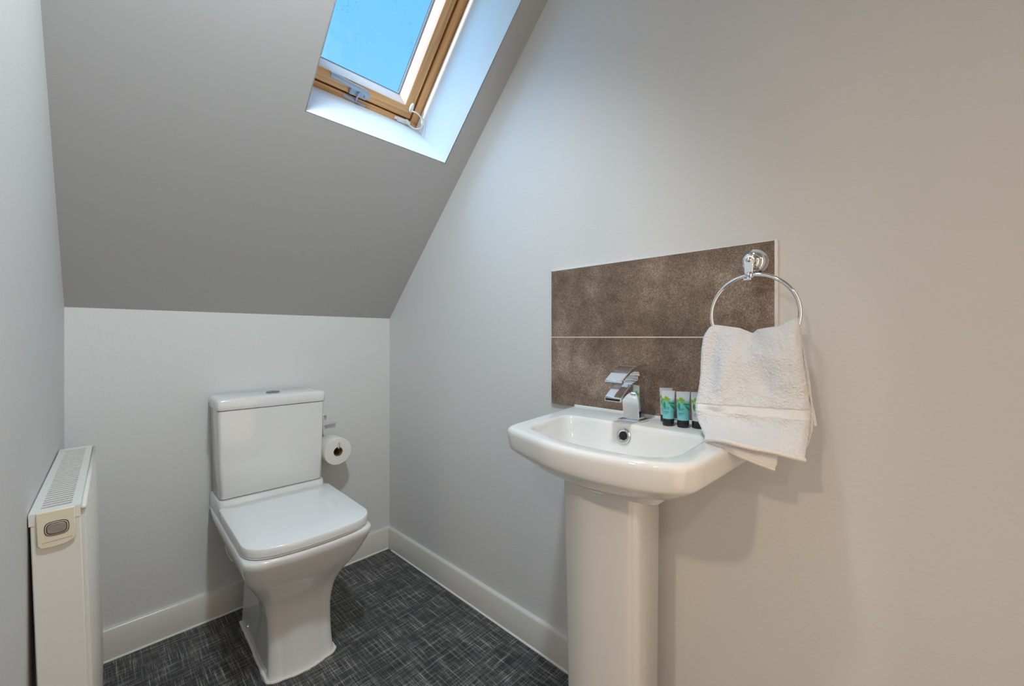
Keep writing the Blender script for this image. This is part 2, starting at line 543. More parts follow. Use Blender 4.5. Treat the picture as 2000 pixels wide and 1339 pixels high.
def wbar(name, prof, a0, a1, run, m, parent, mitre=0):
    """bar of the window; prof = outline in (cross, w); runs along u or v"""
    bm = bmesh.new(); n = len(prof)
    def P(c, w, a):
        return MWL @ (Vector((a, c, w)) if run == 'u' else Vector((c, a, w)))
    A = [bm.verts.new(P(c, w, a0)) for c, w in prof]; B = [bm.verts.new(P(c, w, a1)) for c, w in prof]
    bm.faces.new(A); bm.faces.new(B[::-1])
    for i in range(n): bm.faces.new((A[i], B[i], B[(i + 1) % n], A[(i + 1) % n]))
    o = link(name, bm, m, parent, bevel=0.0015)
    if m is PINE: grain(o, 0 if run == 'u' else 1)
    return o


def rect(c0, c1, w0, w1): return [(c0, w0), (c1, w0), (c1, w1), (c0, w1)]


F0 = DW
frame = wbar('window_frame', rect(0.0, 0.019, F0, F0 + .05), U0, U1, 'u', PINE, win)
wbar('window_frame', rect(V1 - .03, V1, F0, F0 + .05), U0, U1, 'u', PINE, win)
wbar('window_frame', rect(U0, U0 + .034, F0, F0 + .05), .019, V1 - .03, 'v', PINE, win)
wbar('window_frame', rect(U1 - .034, U1, F0, F0 + .05), .019, V1 - .03, 'v', PINE, win)
# grey sealing strips beside the right bar
wbar('sealing_strip', rect(U1 - .0025, U1 + .0005, F0 - .004, F0 + .001), .0, V1, 'v', GASKET, win)
wbar('reveal_strip', [(U1 - .003, F0 - .036), (U1 + .001, F0 - .038), (U1 + .001, F0 - .005), (U1 - .005, F0 - .005)], .0, V1, 'v', REVEAL, win)
# sash
sa0, sa1, sv0, sv1 = U0 + .041, U1 - .041, .024, V1 - .036
SW = .044
gl0 = F0 + .036


def sash_prof(c0, sgn, width, slope):
    e = c0 + sgn * width
    return [(c0, F0 + .003), (c0 + sgn * .004, F0), (e, F0 + .001), (e, F0 + .045), (c0, F0 + .045)]


wbar('sash', sash_prof(sv0, 1, SW, 0), sa0, sa1, 'u', PINE, win)
wbar('sash', sash_prof(sv1, -1, SW, 0), sa0, sa1, 'u', PINE, win)
wbar('sash', sash_prof(sa0, 1, SW - .006, 0), sv0 + SW, sv1 - SW, 'v', PINE, win)
wbar('sash', sash_prof(sa1, -1, SW - .006, 0), sv0 + SW, sv1 - SW, 'v', PINE, win)
# pale slanted glazing beads
b0, b1, c0_, c1_ = sa0 + SW - .006, sa1 - SW + .006, sv0 + SW, sv1 - SW
bw = .020


def bead_prof(c0, sgn): return [(c0, F0 + .002), (c0 + sgn * bw, gl0 - .002), (c0 + sgn * bw, gl0 + .004), (c0, gl0 + .004)]


def bead(axis, c, sgn, lo, hi):
    bm = bmesh.new(); prof = bead_prof(c, sgn); vsA = []; vsB = []
    for (cc, w) in prof:
        inset = abs(cc - c)
        for lst, a in ((vsA, lo + inset), (vsB, hi - inset)):
            p = Vector((a, cc, w)) if axis == 'u' else Vector((cc, a, w))
            lst.append(bm.verts.new(MWL @ p))
    n = 4
    bm.faces.new(vsA); bm.faces.new(vsB[::-1])
    for i in range(n): bm.faces.new((vsA[i], vsB[i], vsB[(i + 1) % n], vsA[(i + 1) % n]))
    return link('glazing_bead', bm, BEAD, win)


bead('u', c0_, 1, b0, b1); bead('u', c1_, -1, b0, b1); bead('v', b0, 1, c0_, c1_); bead('v', b1, -1, c0_, c1_)
# dark gasket lines and the double pane
bm = bmesh.new()
g0, g1, h0, h1 = b0 + bw, b1 - bw, c0_ + bw, c1_ - bw
for t0, t1 in ((0, .0018), (.0065, .0085)):
    for d in ((g0 + t0, g0 + t1, h0 + t0, h1 - t0), (g1 - t1, g1 - t0, h0 + t0, h1 - t0)):
        box(bm, *d, gl0 - .002 + t0, gl0 + .001 + t0, M=MWL)
for d in ((g0, g1, h0, h0 + .0018), (g0, g1, h1 - .0018, h1)):
    box(bm, *d, gl0 - .002, gl0 + .001, M=MWL)
link('gasket', bm, GASKET, win, smooth=False)
bm = bmesh.new()
box(bm, g1 - .0065, g1 - .0018, h0, h1, gl0 + .002, gl0 + .003, M=MWL)
link('spacer', bm, REVEAL, win, smooth=False)
bm = bmesh.new()
f = bm.faces.new([bm.verts.new(MWL @ Vector(p)) for p in ((g0 - .01, h0 - .01, gl0 + .004), (g1 + .01, h0 - .01, gl0 + .004), (g1 + .01, h1 + .01, gl0 + .004), (g0 - .01, h1 + .01, gl0 + .004))])
link('pane', bm, GLASS, win, smooth=False)
# dark rebate behind the gap between frame and sash
bm = bmesh.new()
box(bm, U0 + .034, sa0, .019, V1 - .03, F0 + .03, F0 + .05, M=MWL); box(bm, sa1, U1 - .034, .019, V1 - .03, F0 + .03, F0 + .05, M=MWL)
box(bm, U0 + .034, U1 - .034, .019, sv0, F0 + .03, F0 + .05, M=MWL); box(bm, U0 + .034, U1 - .034, sv1, V1 - .03, F0 + .03, F0 + .05, M=MWL)
link('rebate_seal', bm, DARKM, win, smooth=False)

# casement handle on the sash
bm = bmesh.new()
hp = catmull([(0.588, .062), (0.60, .0625), (0.66, .0575), (0.705, .056), (0.722, .050), (0.728, .038)], 5)
rings = []
for i, p in enumerate(hp):
    u, v = p.x, p.y; k = i / (len(hp) - 1)
    hw = .0085 + .002 * k; hh = .0055
    a = hp[max(0, i - 1)]; b = hp[min(len(hp) - 1, i + 1)]
    t = Vector((b.x - a.x, b.y - a.y)).normalized(); nrm = Vector((-t.y, t.x))
    ring = []
    for q in range(12):
        th = 2 * pi * q / 12
        cu = abs(cos(th)) ** .6 * (1 if cos(th) > 0 else -1) * hw; cw = abs(sin(th)) ** .6 * (1 if sin(th) > 0 else -1) * hh
        ring.append(MWL @ Vector((u + nrm.x * cu, v + nrm.y * cu, F0 - .016 + cw)))
    rings.append(ring)
loft(bm, rings)
handle = link('window_handle', bm, GREYP, win); handle['label'] = 'grey metal casement handle'
bm = bmesh.new()
box(bm, .664, .728, .026, .050, F0 - .012, F0 + .001, M=MWL)
link('mounting_plate', bm, GREYP, handle, bevel=.003)
bm = bmesh.new()
lathe(bm, [(0, -.006), (.009, -.006), (.010, -.004), (.010, .012), (0, .012)], MWL @ Vector((.705, .043, F0 - .012)), MWL.to_3x3() @ Vector((0, 0, 1)), 20)
link('pivot', bm, GREYP, handle)
bm = bmesh.new()
sweep(bm, [MWL @ Vector(p) for p in catmull([(.697, .046, F0 - .020), (.692, .034, F0 - .022), (.693, .020, F0 - .016), (.698, .008, F0 - .006)], 5)], .0035, 8)
link('catch_hook', bm, GREYP, handle)
bm = bmesh.new()
A = [(.645, .017), (.655, .006), (.735, .001), (.738, .008), (.70, .010), (.69, .016)]
vs = []
for w in (F0 - .003, F0 + .001): vs.append([bm.verts.new(MWL @ Vector((a, b, w))) for a, b in A])
bm.faces.new(vs[0]); bm.faces.new(vs[1][::-1])
for i in range(len(A)): bm.faces.new((vs[0][i], vs[1][i], vs[1][(i + 1) % len(A)], vs[0][(i + 1) % len(A)]))
link('strike_plate', bm, GREYP, win, bevel=.0008)

# cable restrictor in the bottom right corner of the window
rest = tag(empty('cable_restrictor', uvw(.90, .01, F0)), 'white cable restrictor looped across the bottom right corner of the roof window', 'restrictor')
WR = Matrix.Translation(uvw(.90, .01, F0)).inverted() @ MW
bm = bmesh.new(); box(bm, .868, .926, .002, .019, F0 - .010, F0 - .0005, M=WR)
box(bm, .856, .872, .006, .017, F0 - .006, F0 - .0005, M=WR)
link('base_block', bm, WHITEP, rest, bevel=.002)
bm = bmesh.new(); lathe(bm, [(0, -.02), (.007, -.02), (.008, -.016), (.008, -.009), (0, -.009)], WR @ Vector((.906, .016, F0)), WR.to_3x3() @ Vector((0, 0, 1)), 16)
link('cable_socket', bm, WHITEP, rest)
bm = bmesh.new()
rr = []
for w, k in ((F0 - .0005, 1), (F0 - .006, 1), (F0 - .010, .8)):
    rr.append([WR @ Vector((.908 + .008 * k * cos(t * pi / 8), .070 + .019 * k * sin(t * pi / 8), w)) for t in range(16)])
loft(bm, rr)
link('swivel_plate', bm, WHITEP, rest)
bm = bmesh.new(); lathe(bm, [(0, -.016), (.004, -.016), (.005, -.009), (0, -.009)], WR @ Vector((.909, .062, F0)), WR.to_3x3() @ Vector((0, 0, 1)), 12)
link('screw', bm, CHROME, rest)
bm = bmesh.new()
cb = catmull([(.910, .062, F0 - .016), (.930, .064, F0 - .03), (.948, .050, F0 - .05), (.950, .028, F0 - .055), (.935, .012, F0 - .045), (.918, .010, F0 - .03), (.907, .016, F0 - .018)], 8)
sweep(bm, [WR @ p for p in cb], .0024, 8)
link('cable', bm, WHITEP, rest)
bm = bmesh.new()
cb = catmull([(.940, .058, F0 - .040), (.956, .040, F0 - .06), (.957, .015, F0 - .075), (.952, .006, F0 - .085)], 8)
sweep(bm, [WR @ p for p in cb], .0014, 8)
link('cable', bm, WHITEP, rest)

# ------------------------------------------------------------ skirting boards
def skirt_prof(t=.014, h=.104):
    return [(0, 0), (t, 0), (t, h - .008), (t * .75, h - .002), (t * .4, h), (0, h)]


bm = bmesh.new()
prism(bm, [(YB - a, z) for a, z in skirt_prof()], xl(YB), XR - .0005, 'x')
b = struct(link('baseboard_back', bm, GLOSS, angle=60))
bm = bmesh.new()
sweep(bm, [(xl(YB) + i * .04, YB - .0145 - .0006 * noise.noise((i * .9, 0, 0)), .0015) for i in range(28)], .0042, 8)
link('sealant', bm, SEAL, b)
bm = bmesh.new()
prism(bm, [(XR - a, z) for a, z in skirt_prof()], YF, YB - .014, 'y')
b = struct(link('baseboard_right', bm, GLOSS, angle=60))
bm = bmesh.new()
sweep(bm, [(XR - .0145 - .0012 * noise.noise((i * .55, 3, 0)), YF + i * .04, .0015) for i in range(59)], .0042, 8)
link('sealant', bm, SEAL, b)
bm = bmesh.new()
vs = prism(bm, [(a, z) for a, z in skirt_prof()], YJ, YB - .015, 'y')
for v in vs: v.co.x += xl(v.co.y)
struct(link('baseboard_left', bm, GLOSS, angle=60))

# ------------------------------------------------------------ tiled splashback
ty0, ty1, tz0, tz1, tzm = .211, .835, .829, 1.2505, 1.040
sp = tag(empty('tiled_splashback', (XR, (ty0 + ty1) / 2, tz0)), 'brown stone-effect tiled splashback on the wall above the basin', 'splashback')
SI = Matrix.Translation(-sp.location)
for a, b in ((tz0, tzm - .0015), (tzm + .0015, tz1)):
    bxo('tile', (XR - .009, XR - .0005, ty0 + .003, ty1 - .0015, a, b), STONE, sp, bevel=.0006, M=SI)
bxo('grout_line', (XR - .0082, XR - .0005, ty0 + .003, ty1 - .0015, tzm - .0016, tzm + .0016), GROUT, sp, M=SI)
bxo('edge_trim', (XR - .0098, XR, ty0 - .0025, ty0 + .0035, tz0, tz1 + .0018), TRIMM, sp, bevel=.0006, M=SI)
bxo('edge_trim', (XR - .0095, XR, ty0, ty1, tz1, tz1 + .0018), TRIMM, sp, M=SI)
bxo('edge_trim', (XR - .0095, XR, ty1 - .0015, ty1 + .0008, tz0, tz1 + .0018), TRIMM, sp, M=SI)

# ------------------------------------------------------------ wash basin on its pedestal
BZT = .830
basin = tag(empty('wash_basin', (XR, .49, 0)), 'white ceramic wash basin with squared bowl on a full pedestal', 'basin')
BI = Matrix.Translation(-basin.location)


def ring_closed(ctrl, z, N=220):
    """rounded ring from corner control points (x, y, radius)"""
    pts = []
    n = len(ctrl)
    for i, (x, y, r) in enumerate(ctrl):
        p = Vector((x, y)); a = Vector(ctrl[i - 1][:2]); b = Vector(ctrl[(i + 1) % n][:2])
        d1 = (a - p); d2 = (b - p)
        r1 = min(r, d1.length * .49, d2.length * .49)
        q1 = p + d1.normalized() * r1; q2 = p + d2.normalized() * r1
        for k in range(9):
            t = k / 8
            pts.append((1 - t) ** 2 * q1 + 2 * t * (1 - t) * p + t * t * q2)
    # resample evenly, keeping the same start
    L = [0]
    for i in range(len(pts)): L.append(L[-1] + (pts[(i + 1) % len(pts)] - pts[i]).length)
    out = []; j = 0
    for k in range(N):
        s = L[-1] * k / N
        while L[j + 1] < s: j += 1
        t = (s - L[j]) / max(1e-9, L[j + 1] - L[j])
        p = pts[j].lerp(pts[(j + 1) % len(pts)], t)
        out.append(BI @ Vector((p.x, p.y, z)))
    return out


def outer(f, z, drop=0.0, zf=None):
    """outer rim outline; f moves it inward (m)"""
    f1 = f - .003
    o = [(XR - .001, .745 - f1, .004), (.692 + f1, .690 - f1, .030), (.645 + f1, .545, .10), (.632 + f1, .44, .10), (.650 + f1, .33, .10),
         (.690 + f1, .256 + f, .040), (.80, .250 + f, .1), (XR - .001, .240 + f, .004)]
    return ring_closed(o, z)


def inner(f, z, fb=None):
    fb = f if fb is None else fb
    o = [(.912 - fb, .672 - f, .035), (.722 + f, .652 - f, .05), (.682 + f, .54, .09), (.670 + f, .44, .09), (.680 + f, .34, .09),
         (.722 + f, .297 + f, .075), (.912 - fb, .306 + f, .035)]
    return ring_closed(o, z)


bm = bmesh.new()
rings = []
# underside, from the pedestal outwards and up
under = [(.0, .717), (.25, .722), (.50, .733), (.72, .748), (.86, .7615), (.94, .7700), (.985, .7752)]
ped_top = ring_closed([(XR - .001, .62, .004), (.80, .60, .06), (.775, .51, .05), (.80, .40, .06), (XR - .001, .38, .004)], .0)
low = outer(.0085, 0)
for t, z in under:
    ring = []
    for a, b in zip(ped_top, low):
        p = a.lerp(b, t)
        p.z = z
        # underside stays higher at the sides of the bowl
        ring.append(p)
    rings.append(ring)
for f, z in ((.0070, .7785), (.0050, .7825), (.0036, .789), (.0020, .800), (.0005, .815), (.0007, .821), (.0022, .8255), (.0050, .8285), (.0085, BZT), (.014, BZT + .0002)):
    rings.append(outer(f, z))
# the two rims have different start corners; align by nearest vertex


def align(prev, ring):
    n = len(ring)
    best = min(range(n), key=lambda s: sum((prev[k] - ring[(k + s) % n]).length for k in range(0, n, 11)))
    return [ring[(k + best) % n] for k in range(n)]


for i in range(1, len(rings)): rings[i] = align(rings[i - 1], rings[i])
for f, z, fb in ((-.006, BZT + .0002, None), (-.002, BZT - .0005, None), (.0012, BZT - .003, None), (.004, BZT - .010, .003), (.010, BZT - .035, .008),
                 (.020, BZT - .070, .016), (.036, BZT - .098, .030), (.070, BZT - .112, .060), (.115, BZT - .118, .095), (.150, BZT - .121, .11)):
    rings.append(align(rings[-1], inner(f, z, fb)))
loft(bm, rings)
bowl = link('bowl', bm, CERAMIC, basin, angle=50)
# low lip of sealant against the tiles
bxo('sealant', (XR - .014, XR - .0005, .235, .742, BZT - .001, BZT + .004), SEAL, basin, bevel=.002, M=BI)
# pedestal
bm = bmesh.new()


def ped_ring(z):
    t = z / .7
    xf = lerp(.815, .800, t); w = lerp(.090, .096, t); yc = .516
    c = .022
    pts = [(XR - .03, yc + w - .045), (xf + .045, yc + w), (xf + .012, yc + w - .006), (xf, yc + w - .022), (xf - .006, yc), (xf, yc - w + .022), (xf + .012, yc - w + .006), (xf + .045, yc - w), (XR - .03, yc - w + .045)]
    q = catmull([(a, b, z) for a, b in pts], 5)
    return [BI @ v for v in q]


loft(bm, [ped_ring(z) for z in (0, .004, .1, .2, .3, .4, .5, .6, .722)])
link('pedestal', bm, CERAMIC, basin, angle=50)
# overflow ring and waste
bm = bmesh.new()
ov = BI @ Vector((.9015, .4985, .803)); ax = Vector((-1, 0, .12))
lathe(bm, [(.0105, -.001), (.0175, -.001), (.0185, .001), (.0168, .003), (.0125, .003), (.0105, .0015)], ov, ax, 32, hollow=True)
link('overflow_ring', bm, CHROME, basin)
bm = bmesh.new(); lathe(bm, [(0, -.0005), (.0108, -.0005), (.0108, .0012), (0, .0010)], ov, ax, 24)
link('overflow_hole', bm, DARKM, basin)
bm = bmesh.new(); lathe(bm, [(0, 0), (.032, 0), (.031, .003), (.024, .004), (.022, .008), (0, .009)], BI @ Vector((.79, .485, BZT - .1212)), (0, 0, 1), 32)
link('waste_plug', bm, CHROME, basin)

# ------------------------------------------------------------ chrome waterfall tap
tap = tag(empty('basin_tap', (.958, .502, BZT)), 'chrome waterfall mixer tap standing on the back of the basin', 'tap')
TI = Matrix.Translation(-tap.location)


def tprism(name, pts, y0, y1, m=CHROME, bevel=.0015, parent=tap):
    bm = bmesh.new(); vs = prism(bm, pts, y0, y1, 'y')
    for v in vs: v.co = TI @ v.co
    return link(name, bm, m, parent, bevel=bevel, angle=28)


bxo('base_plate', (.930, .986, .474, .530, BZT + .0005, BZT + .006), CHROME, tap, bevel=.001, M=TI)


def arcpts(P, n=6): return [(p.x, p.y) for p in catmull([(a, b, 0) for a, b in P], n)]


top = arcpts([(.976, .937), (.945, .936), (.915, .929), (.885, .915), (.858, .899)])
und = arcpts([(.857, .889), (.885, .903), (.915, .909), (.932, .900), (.941, .880), (.944, .860)])
tprism('spout', top + und + [(.944, BZT + .006), (.976, BZT + .006)], .480, .524)
tprism('spout_slot', [(.8562, .8915), (.862, .8945), (.862, .8985), (.8562, .8955)], .484, .520, DARKM, 0)
tprism('cartridge', [(.946, .936), (.972, .936), (.972, .944), (.946, .944)], .484, .520, CHROME, .001)
top = arcpts([(.986, .974), (.960, .974), (.930, .970), (.900, .960), (.860, .938)])
und = arcpts([(.8585, .9335), (.900, .952), (.925, .957), (.940, .955), (.944, .944)])
tprism('lever', top + und + [(.986, .944)], .479, .525)

# ------------------------------------------------------------ towel ring
RX, RY, RZ = .984, .241, 1.0885
tr = tag(empty('towel_ring', (XR - .009, .2535, 1.207)), 'chrome towel ring with stepped round rose screwed to the splashback', 'towel ring')
RI = Matrix.Translation(-tr.location)
bm = bmesh.new()
lathe(bm, [(0, 0), (.0295, 0), (.0300, .002), (.0285, .006), (.024, .0085), (.0225, .0125), (.0205, .0150), (.017, .0160), (.0155, .020), (.012, .022), (0, .022)],
      RI @ Vector((XR - .0092, .2535, 1.207)), (-1, 0, 0), 48)
link('rose', bm, CHROME, tr, angle=50)
bm = bmesh.new()
lathe(bm, [(0, 0), (.0105, 0), (.0105, .030), (.010, .031), (0, .031)], RI @ Vector((XR - .031, .252, 1.205)), (-1, -.05, 0), 32)
link('post', bm, CHROME, tr)
bm = bmesh.new()
lathe(bm, [(0, 0), (.0065, 0), (.0068, .003), (.0055, .006), (.003, .0075), (0, .008)], RI @ Vector((XR - .062, .2505, 1.205)), (-1, -.05, 0), 24)
link('cap_nut', bm, CHROME, tr)
bm = bmesh.new()
vs = prism(bm, [(.2405, 1.206), (.2605, 1.206), (.2590, 1.178), (.2570, 1.165), (.2440, 1.165), (.2420, 1.178)], .986, .9945, 'x')
vs += box(bm, .974, .9945, .2430, .2580, 1.160, 1.1655)
for v in vs: v.co = RI @ v.co
link('bracket', bm, CHROME, tr, bevel=.0015)
bm = bmesh.new()
sweep(bm, [RI @ Vector((RX, RY + .0835 * sin(t * 2 * pi / 72), RZ + .0835 * cos(t * 2 * pi / 72))) for t in range(72)], .0042, 14, closed=True)
link('ring', bm, CHROME, tr)
bm = bmesh.new()
bmesh.ops.create_uvsphere(bm, u_segments=24, v_segments=16, radius=.0085)
for v in bm.verts: v.co = RI @ (v.co + Vector((RX - .001, .2475, RZ + .083)))
link('joint_ball', bm, CHROME, tr)

# ------------------------------------------------------------ towel
tw = tag(empty('hand_towel', (.95, .235, .83)), 'white terry hand towel folded through the chrome ring, hanging onto the basin corner', 'towel')
TWI = Matrix.Translation(-tw.location)
# rows from top to bottom: (v, yL, yR, zL, zR, xL, xR)
ROWS = [(0.00, .334, .163, 1.058, 1.070, .972, .974), (0.06, .337, .157, 1.045, 1.052, .962, .966), (.25, .336, .150, .995, .998, .942, .955),
        (.45, .333, .143, .938, .945, .925, .950), (.62, .336, .138, .900, .905, .912, .945), (.80, .332, .138, .868, .862, .900, .936),
        (.93, .314, .141, .854, .832, .868, .920), (1.0, .297, .143, .842, .819, .854, .910)]
TOPZ = [(0, -.006), (.06, .004), (.12, .008), (.25, .003), (.40, -.003), (.50, -.013), (.54, -.016), (.60, -.009), (.72, -.007), (.84, -.006), (.93, .003), (1.0, .010)]


BOT = [(0, .850, .2905, .8405), (.11, .834, .2655, .8466), (.25, .824, .2384, .8474), (.48, .845, .206, .8381), (.72, .870, .175, .8317), (.89, .888, .1525, .8241), (1, .905, .139, .8186)]


def towel_front(u, v):
    yL, yR, zL, zR, xL, xR = interp(ROWS, v)
    y = lerp(yL, yR, u); z = lerp(zL, zR, u); x = lerp(xL, xR, u)
    k = max(0, 1 - v / .16)
    z += interp(TOPZ, u)[0] * k
    # bottom hem dips in the middle and lies over the basin rim on the left
    z += -.006 * sin(pi * u) * max(0, (v - .8) / .2)
    # soft folds: gather below the middle dip, a vertical roll down the left side
    g = math.exp(-((u - .52 + .12 * v) / .13) ** 2)
    x += .014 * g * math.exp(-((v - .04) / .16) ** 2)
    x -= .012 * math.exp(-((u - (.30 - .10 * v)) / .10) ** 2) * sin(pi * min(1, v * 1.2))
    x -= .012 * math.exp(-((u - .82) / .16) ** 2) * math.exp(-((v - .26) / .24) ** 2)
    x += .013 * math.exp(-((u - (.16)) / .07) ** 2) * math.exp(-((v - .28) / .20) ** 2)
    x += .010 * math.exp(-((u - .62) / .14) ** 2) * math.exp(-((v - .42) / .15) ** 2)
    x += .010 * math.exp(-((u - .22) / .12) ** 2) * math.exp(-((v - .86) / .05) ** 2)
    x += .008 * math.exp(-((u - .20) / .10) ** 2) * math.exp(-((v - .70) / .03) ** 2)
    x += .007 * math.exp(-((u - .42) / .12) ** 2) * math.exp(-((v - .76) / .05) ** 2)
    x += .006 * noise.noise((u * 3.5, v * 4.5, 1.7)) + .003 * noise.noise((u * 9, v * 10, 5))
    # edges roll back
    e = max(0, 1 - min(u, 1 - u) / .05)
    x += .010 * e * e
    # woven border lies lower than the pile
    bc = abs(v - .665)
    x += .0022 * sstep((.042 - bc) / .008)
    p = Vector((x, y, z))
    if v > .74:
        p = p.lerp(Vector(interp(BOT, u)), sstep((v - .74) / .26))
        p.x += (.007 * noise.noise((u * 6, v * 8, 3.3)) - .006 * math.exp(-((u - .3) / .08) ** 2) + .006 * math.exp(-((u - .55) / .08) ** 2)) * sstep((v - .74) / .1) * sstep((1.03 - v) / .1)
    return p


def sheet(fn, nu, nv, thick, pilefn):
    bm = bmesh.new(); lay = bm.verts.layers.float.new('pile')
    F, B = [], []
    for j in range(nv + 1):
        fr, br = [], []
        for i in range(nu + 1):
            u, v = i / nu, j / nv
            p = fn(u, v)
            t = thick * min(1, (min(u, 1 - u) / .03) ** .5 * .8 + .2) * min(1, min(v, 1 - v) / .02 * .8 + .35)
            dn = .0020 * noise.noise((p.y * 260, p.z * 300, p.x * 90)) * pilefn(u, v)
            a = bm.verts.new(TWI @ (p + Vector((dn - t * .15, 0, 0)))); a[lay] = pilefn(u, v)
            b = bm.verts.new(TWI @ (p + Vector((t * .85, 0, 0)))); b[lay] = pilefn(u, v)
            fr.append(a); br.append(b)
        F.append(fr); B.append(br)
    for j in range(nv):
        for i in range(nu):
            bm.faces.new((F[j][i], F[j][i + 1], F[j + 1][i + 1], F[j + 1][i]))
            bm.faces.new((B[j][i], B[j + 1][i], B[j + 1][i + 1], B[j][i + 1]))
    for i in range(nu):
        bm.faces.new((F[0][i], B[0][i], B[0][i + 1], F[0][i + 1])); bm.faces.new((F[nv][i], F[nv][i + 1], B[nv][i + 1], B[nv][i]))
    for j in range(nv):
        bm.faces.new((F[j][0], F[j + 1][0], B[j + 1][0], B[j][0])); bm.faces.new((F[j][nu], B[j][nu], B[j + 1][nu], F[j + 1][nu]))
    return bm


def pile_front(u, v): return .30 if abs(v - .665) < .038 else 1.0


link('front_fold', sheet(towel_front, 150, 190, .012, pile_front), TERRY, tw, angle=180)


def towel_back(u, v):
    yL, yR, zL, zR, xL, xR = interp(ROWS, v * .98)
    y = lerp(yL - .006, yR - .003 * sstep(v * 2.5), u)
    z = lerp(zL, zR, u) - .004
    k = max(0, 1 - v / .16); z += interp(TOPZ, u)[0] * k
    z -= sstep((v - .7) / .3) * (.018 * math.exp(-((u - .58) / .22) ** 2) - .004)
    if u > .8: z += sstep((v - .7) / .3) * .012 * (u - .8) / .2
    x = lerp(xL, xR, u) + lerp(.016, .026, sstep(v * 3)) + .004 * noise.noise((u * 4, v * 4, 9))
    if y > .238: z = max(z, .836)
    return Vector((x, y, z))


link('back_fold', sheet(towel_back, 80, 100, .014, lambda u, v: .8), TERRY, tw, angle=180)
# lower layer that slides over the basin rim
UB = [(0, .860, .296, .8345), (.2, .848, .2655, .8325), (.42, .843, .232, .8215), (.65, .858, .2085, .8105), (.96, .884, .1815, .7965), (1.0, .888, .178, .8065)]


def towel_under(u, v):
    a = towel_front(.01 + .72 * u, .90) + Vector((.007, -.001, 0))
    x, y, z = interp(UB, u)
    b = Vector((x, y, z))
    p = a.lerp(b, v)
    p.x -= .006 * sin(pi * v) * (1 - u)
    return p


link('under_fold', sheet(towel_under, 70, 26, .007, lambda u, v: .7), TERRY, tw, angle=180)
bm = bmesh.new()
sweep(bm, [TWI @ (towel_under(i / 40, 1.0) + Vector((.002, 0, -.001))) for i in range(39)], .0036, 8)
link('hem', bm, HEM, tw)
# hems along the bottom edge
bm = bmesh.new()
sweep(bm, [TWI @ (towel_front(i / 40, 1.0) + Vector((.002, 0, -.0015))) for i in range(41)], .0040, 8)
link('hem', bm, HEM, tw)
# care label on the far edge
bm = bmesh.new()
P4 = [(.968, .140, .925), (.968, .133, .900), (.972, .129, .872), (.972, .133, .871), (.970, .138, .898)]
prism_pts = [(p[1], p[2]) for p in P4]
vs = prism(bm, prism_pts, .968, .9695, 'x')
for v in vs: v.co = TWI @ v.co
link('care_label', bm, HEM, tw, smooth=False)

# ------------------------------------------------------------ toiletry tubes
def make_tube(name, loc, rz, bodym, ink, label, h=.082, tilt=0):
    t = tag(empty(name, loc, rz), label, 'tube', 'toiletry tubes on the basin')
    bm = bmesh.new()
    rings = []
    for k in range(15):
        s = k / 14
        z = lerp(.016, h, s)
        a = lerp(.0128, .0150, s ** .8)             # half width
        d = lerp(.0118, .0009, sstep(s ** .9))      # half depth
        if k >= 12: d = .0008
        rings.append([(d * cos(q * 2 * pi / 28), a * sin(q * 2 * pi / 28) * 1.0, z) for q in range(28)])
    loft(bm, rings)
    body = link('tube_body', bm, bodym, t)
    bm = bmesh.new()
    lathe(bm, [(0, 0), (.0124, 0), (.0130, .001), (.0131, .0155), (.0125, .0165), (0, .0165)], (0, 0, 0), (0, 0, 1), 32)
    link('cap', bm, BLACKP, t)

    def surf(y, z, off=.0006):
        s = (z - .016) / (h - .016)
        a = lerp(.0128, .0150, s ** .8); d = lerp(.0118, .0009, sstep(s ** .9))
        if s > .84: d = .0010
        y = max(-a * .97, min(a * .97, y))
        return Vector((-d * sqrt(max(0, 1 - (y / a) ** 2)) - off, y, z))

    def leaf(bm, y, z, ang, ln, wd):
        ln *= 1.3; wd *= 1.3; n = 9; L, R, Mid = [], [], []
        for i in range(n):
            q = i / (n - 1); w = wd * sin(pi * q) ** .8 * .5
            cy, cz = y + cos(ang) * ln * q, z + sin(ang) * ln * q
            ny, nz = -sin(ang), cos(ang)
            L.append(bm.verts.new(surf(cy + ny * w, cz + nz * w))); R.append(bm.verts.new(surf(cy - ny * w, cz - nz * w)))
        for i in range(n - 1): bm.faces.new((L[i], L[i + 1], R[i + 1], R[i]))
    # +y is the viewer's left
    bm = bmesh.new()
    for ang, ln in ((pi * .96, .010), (pi * .80, .008), (pi * .08, .008), (pi * 1.12, .010), (pi * .62, .007), (-.5, .006)):
        leaf(bm, .0085, .0615, ang, ln, .0032)
    link('leaf_print', bm, LEAF1, t, smooth=False)
    bm = bmesh.new()
    leaf(bm, .0095, .057, -pi * .5, .013, .004); leaf(bm, .0015, .0535, pi + .05, .0125, .0032); leaf(bm, -.003, .0505, pi + .75, .013, .0036)
    link('leaf_print', bm, LEAF2, t, smooth=False)
    bm = bmesh.new(); rnd = random.Random(len(label))
    for z, w in ((.0425, .012), (.0395, .009), (.0320, .010), (.0285, .007)):
        y = .0105; end = y - w
        while y > end:
            ww = rnd.uniform(.0008, .0017)
            hgt = rnd.choice((.0009, .0014))
            A = [surf(y, z), surf(y - ww, z), surf(y - ww, z + hgt), surf(y, z + hgt)]
            bm.faces.new([bm.verts.new(p) for p in A]); y -= ww + .0005
    link('printed_text', bm, ink, t, smooth=False)
    return t


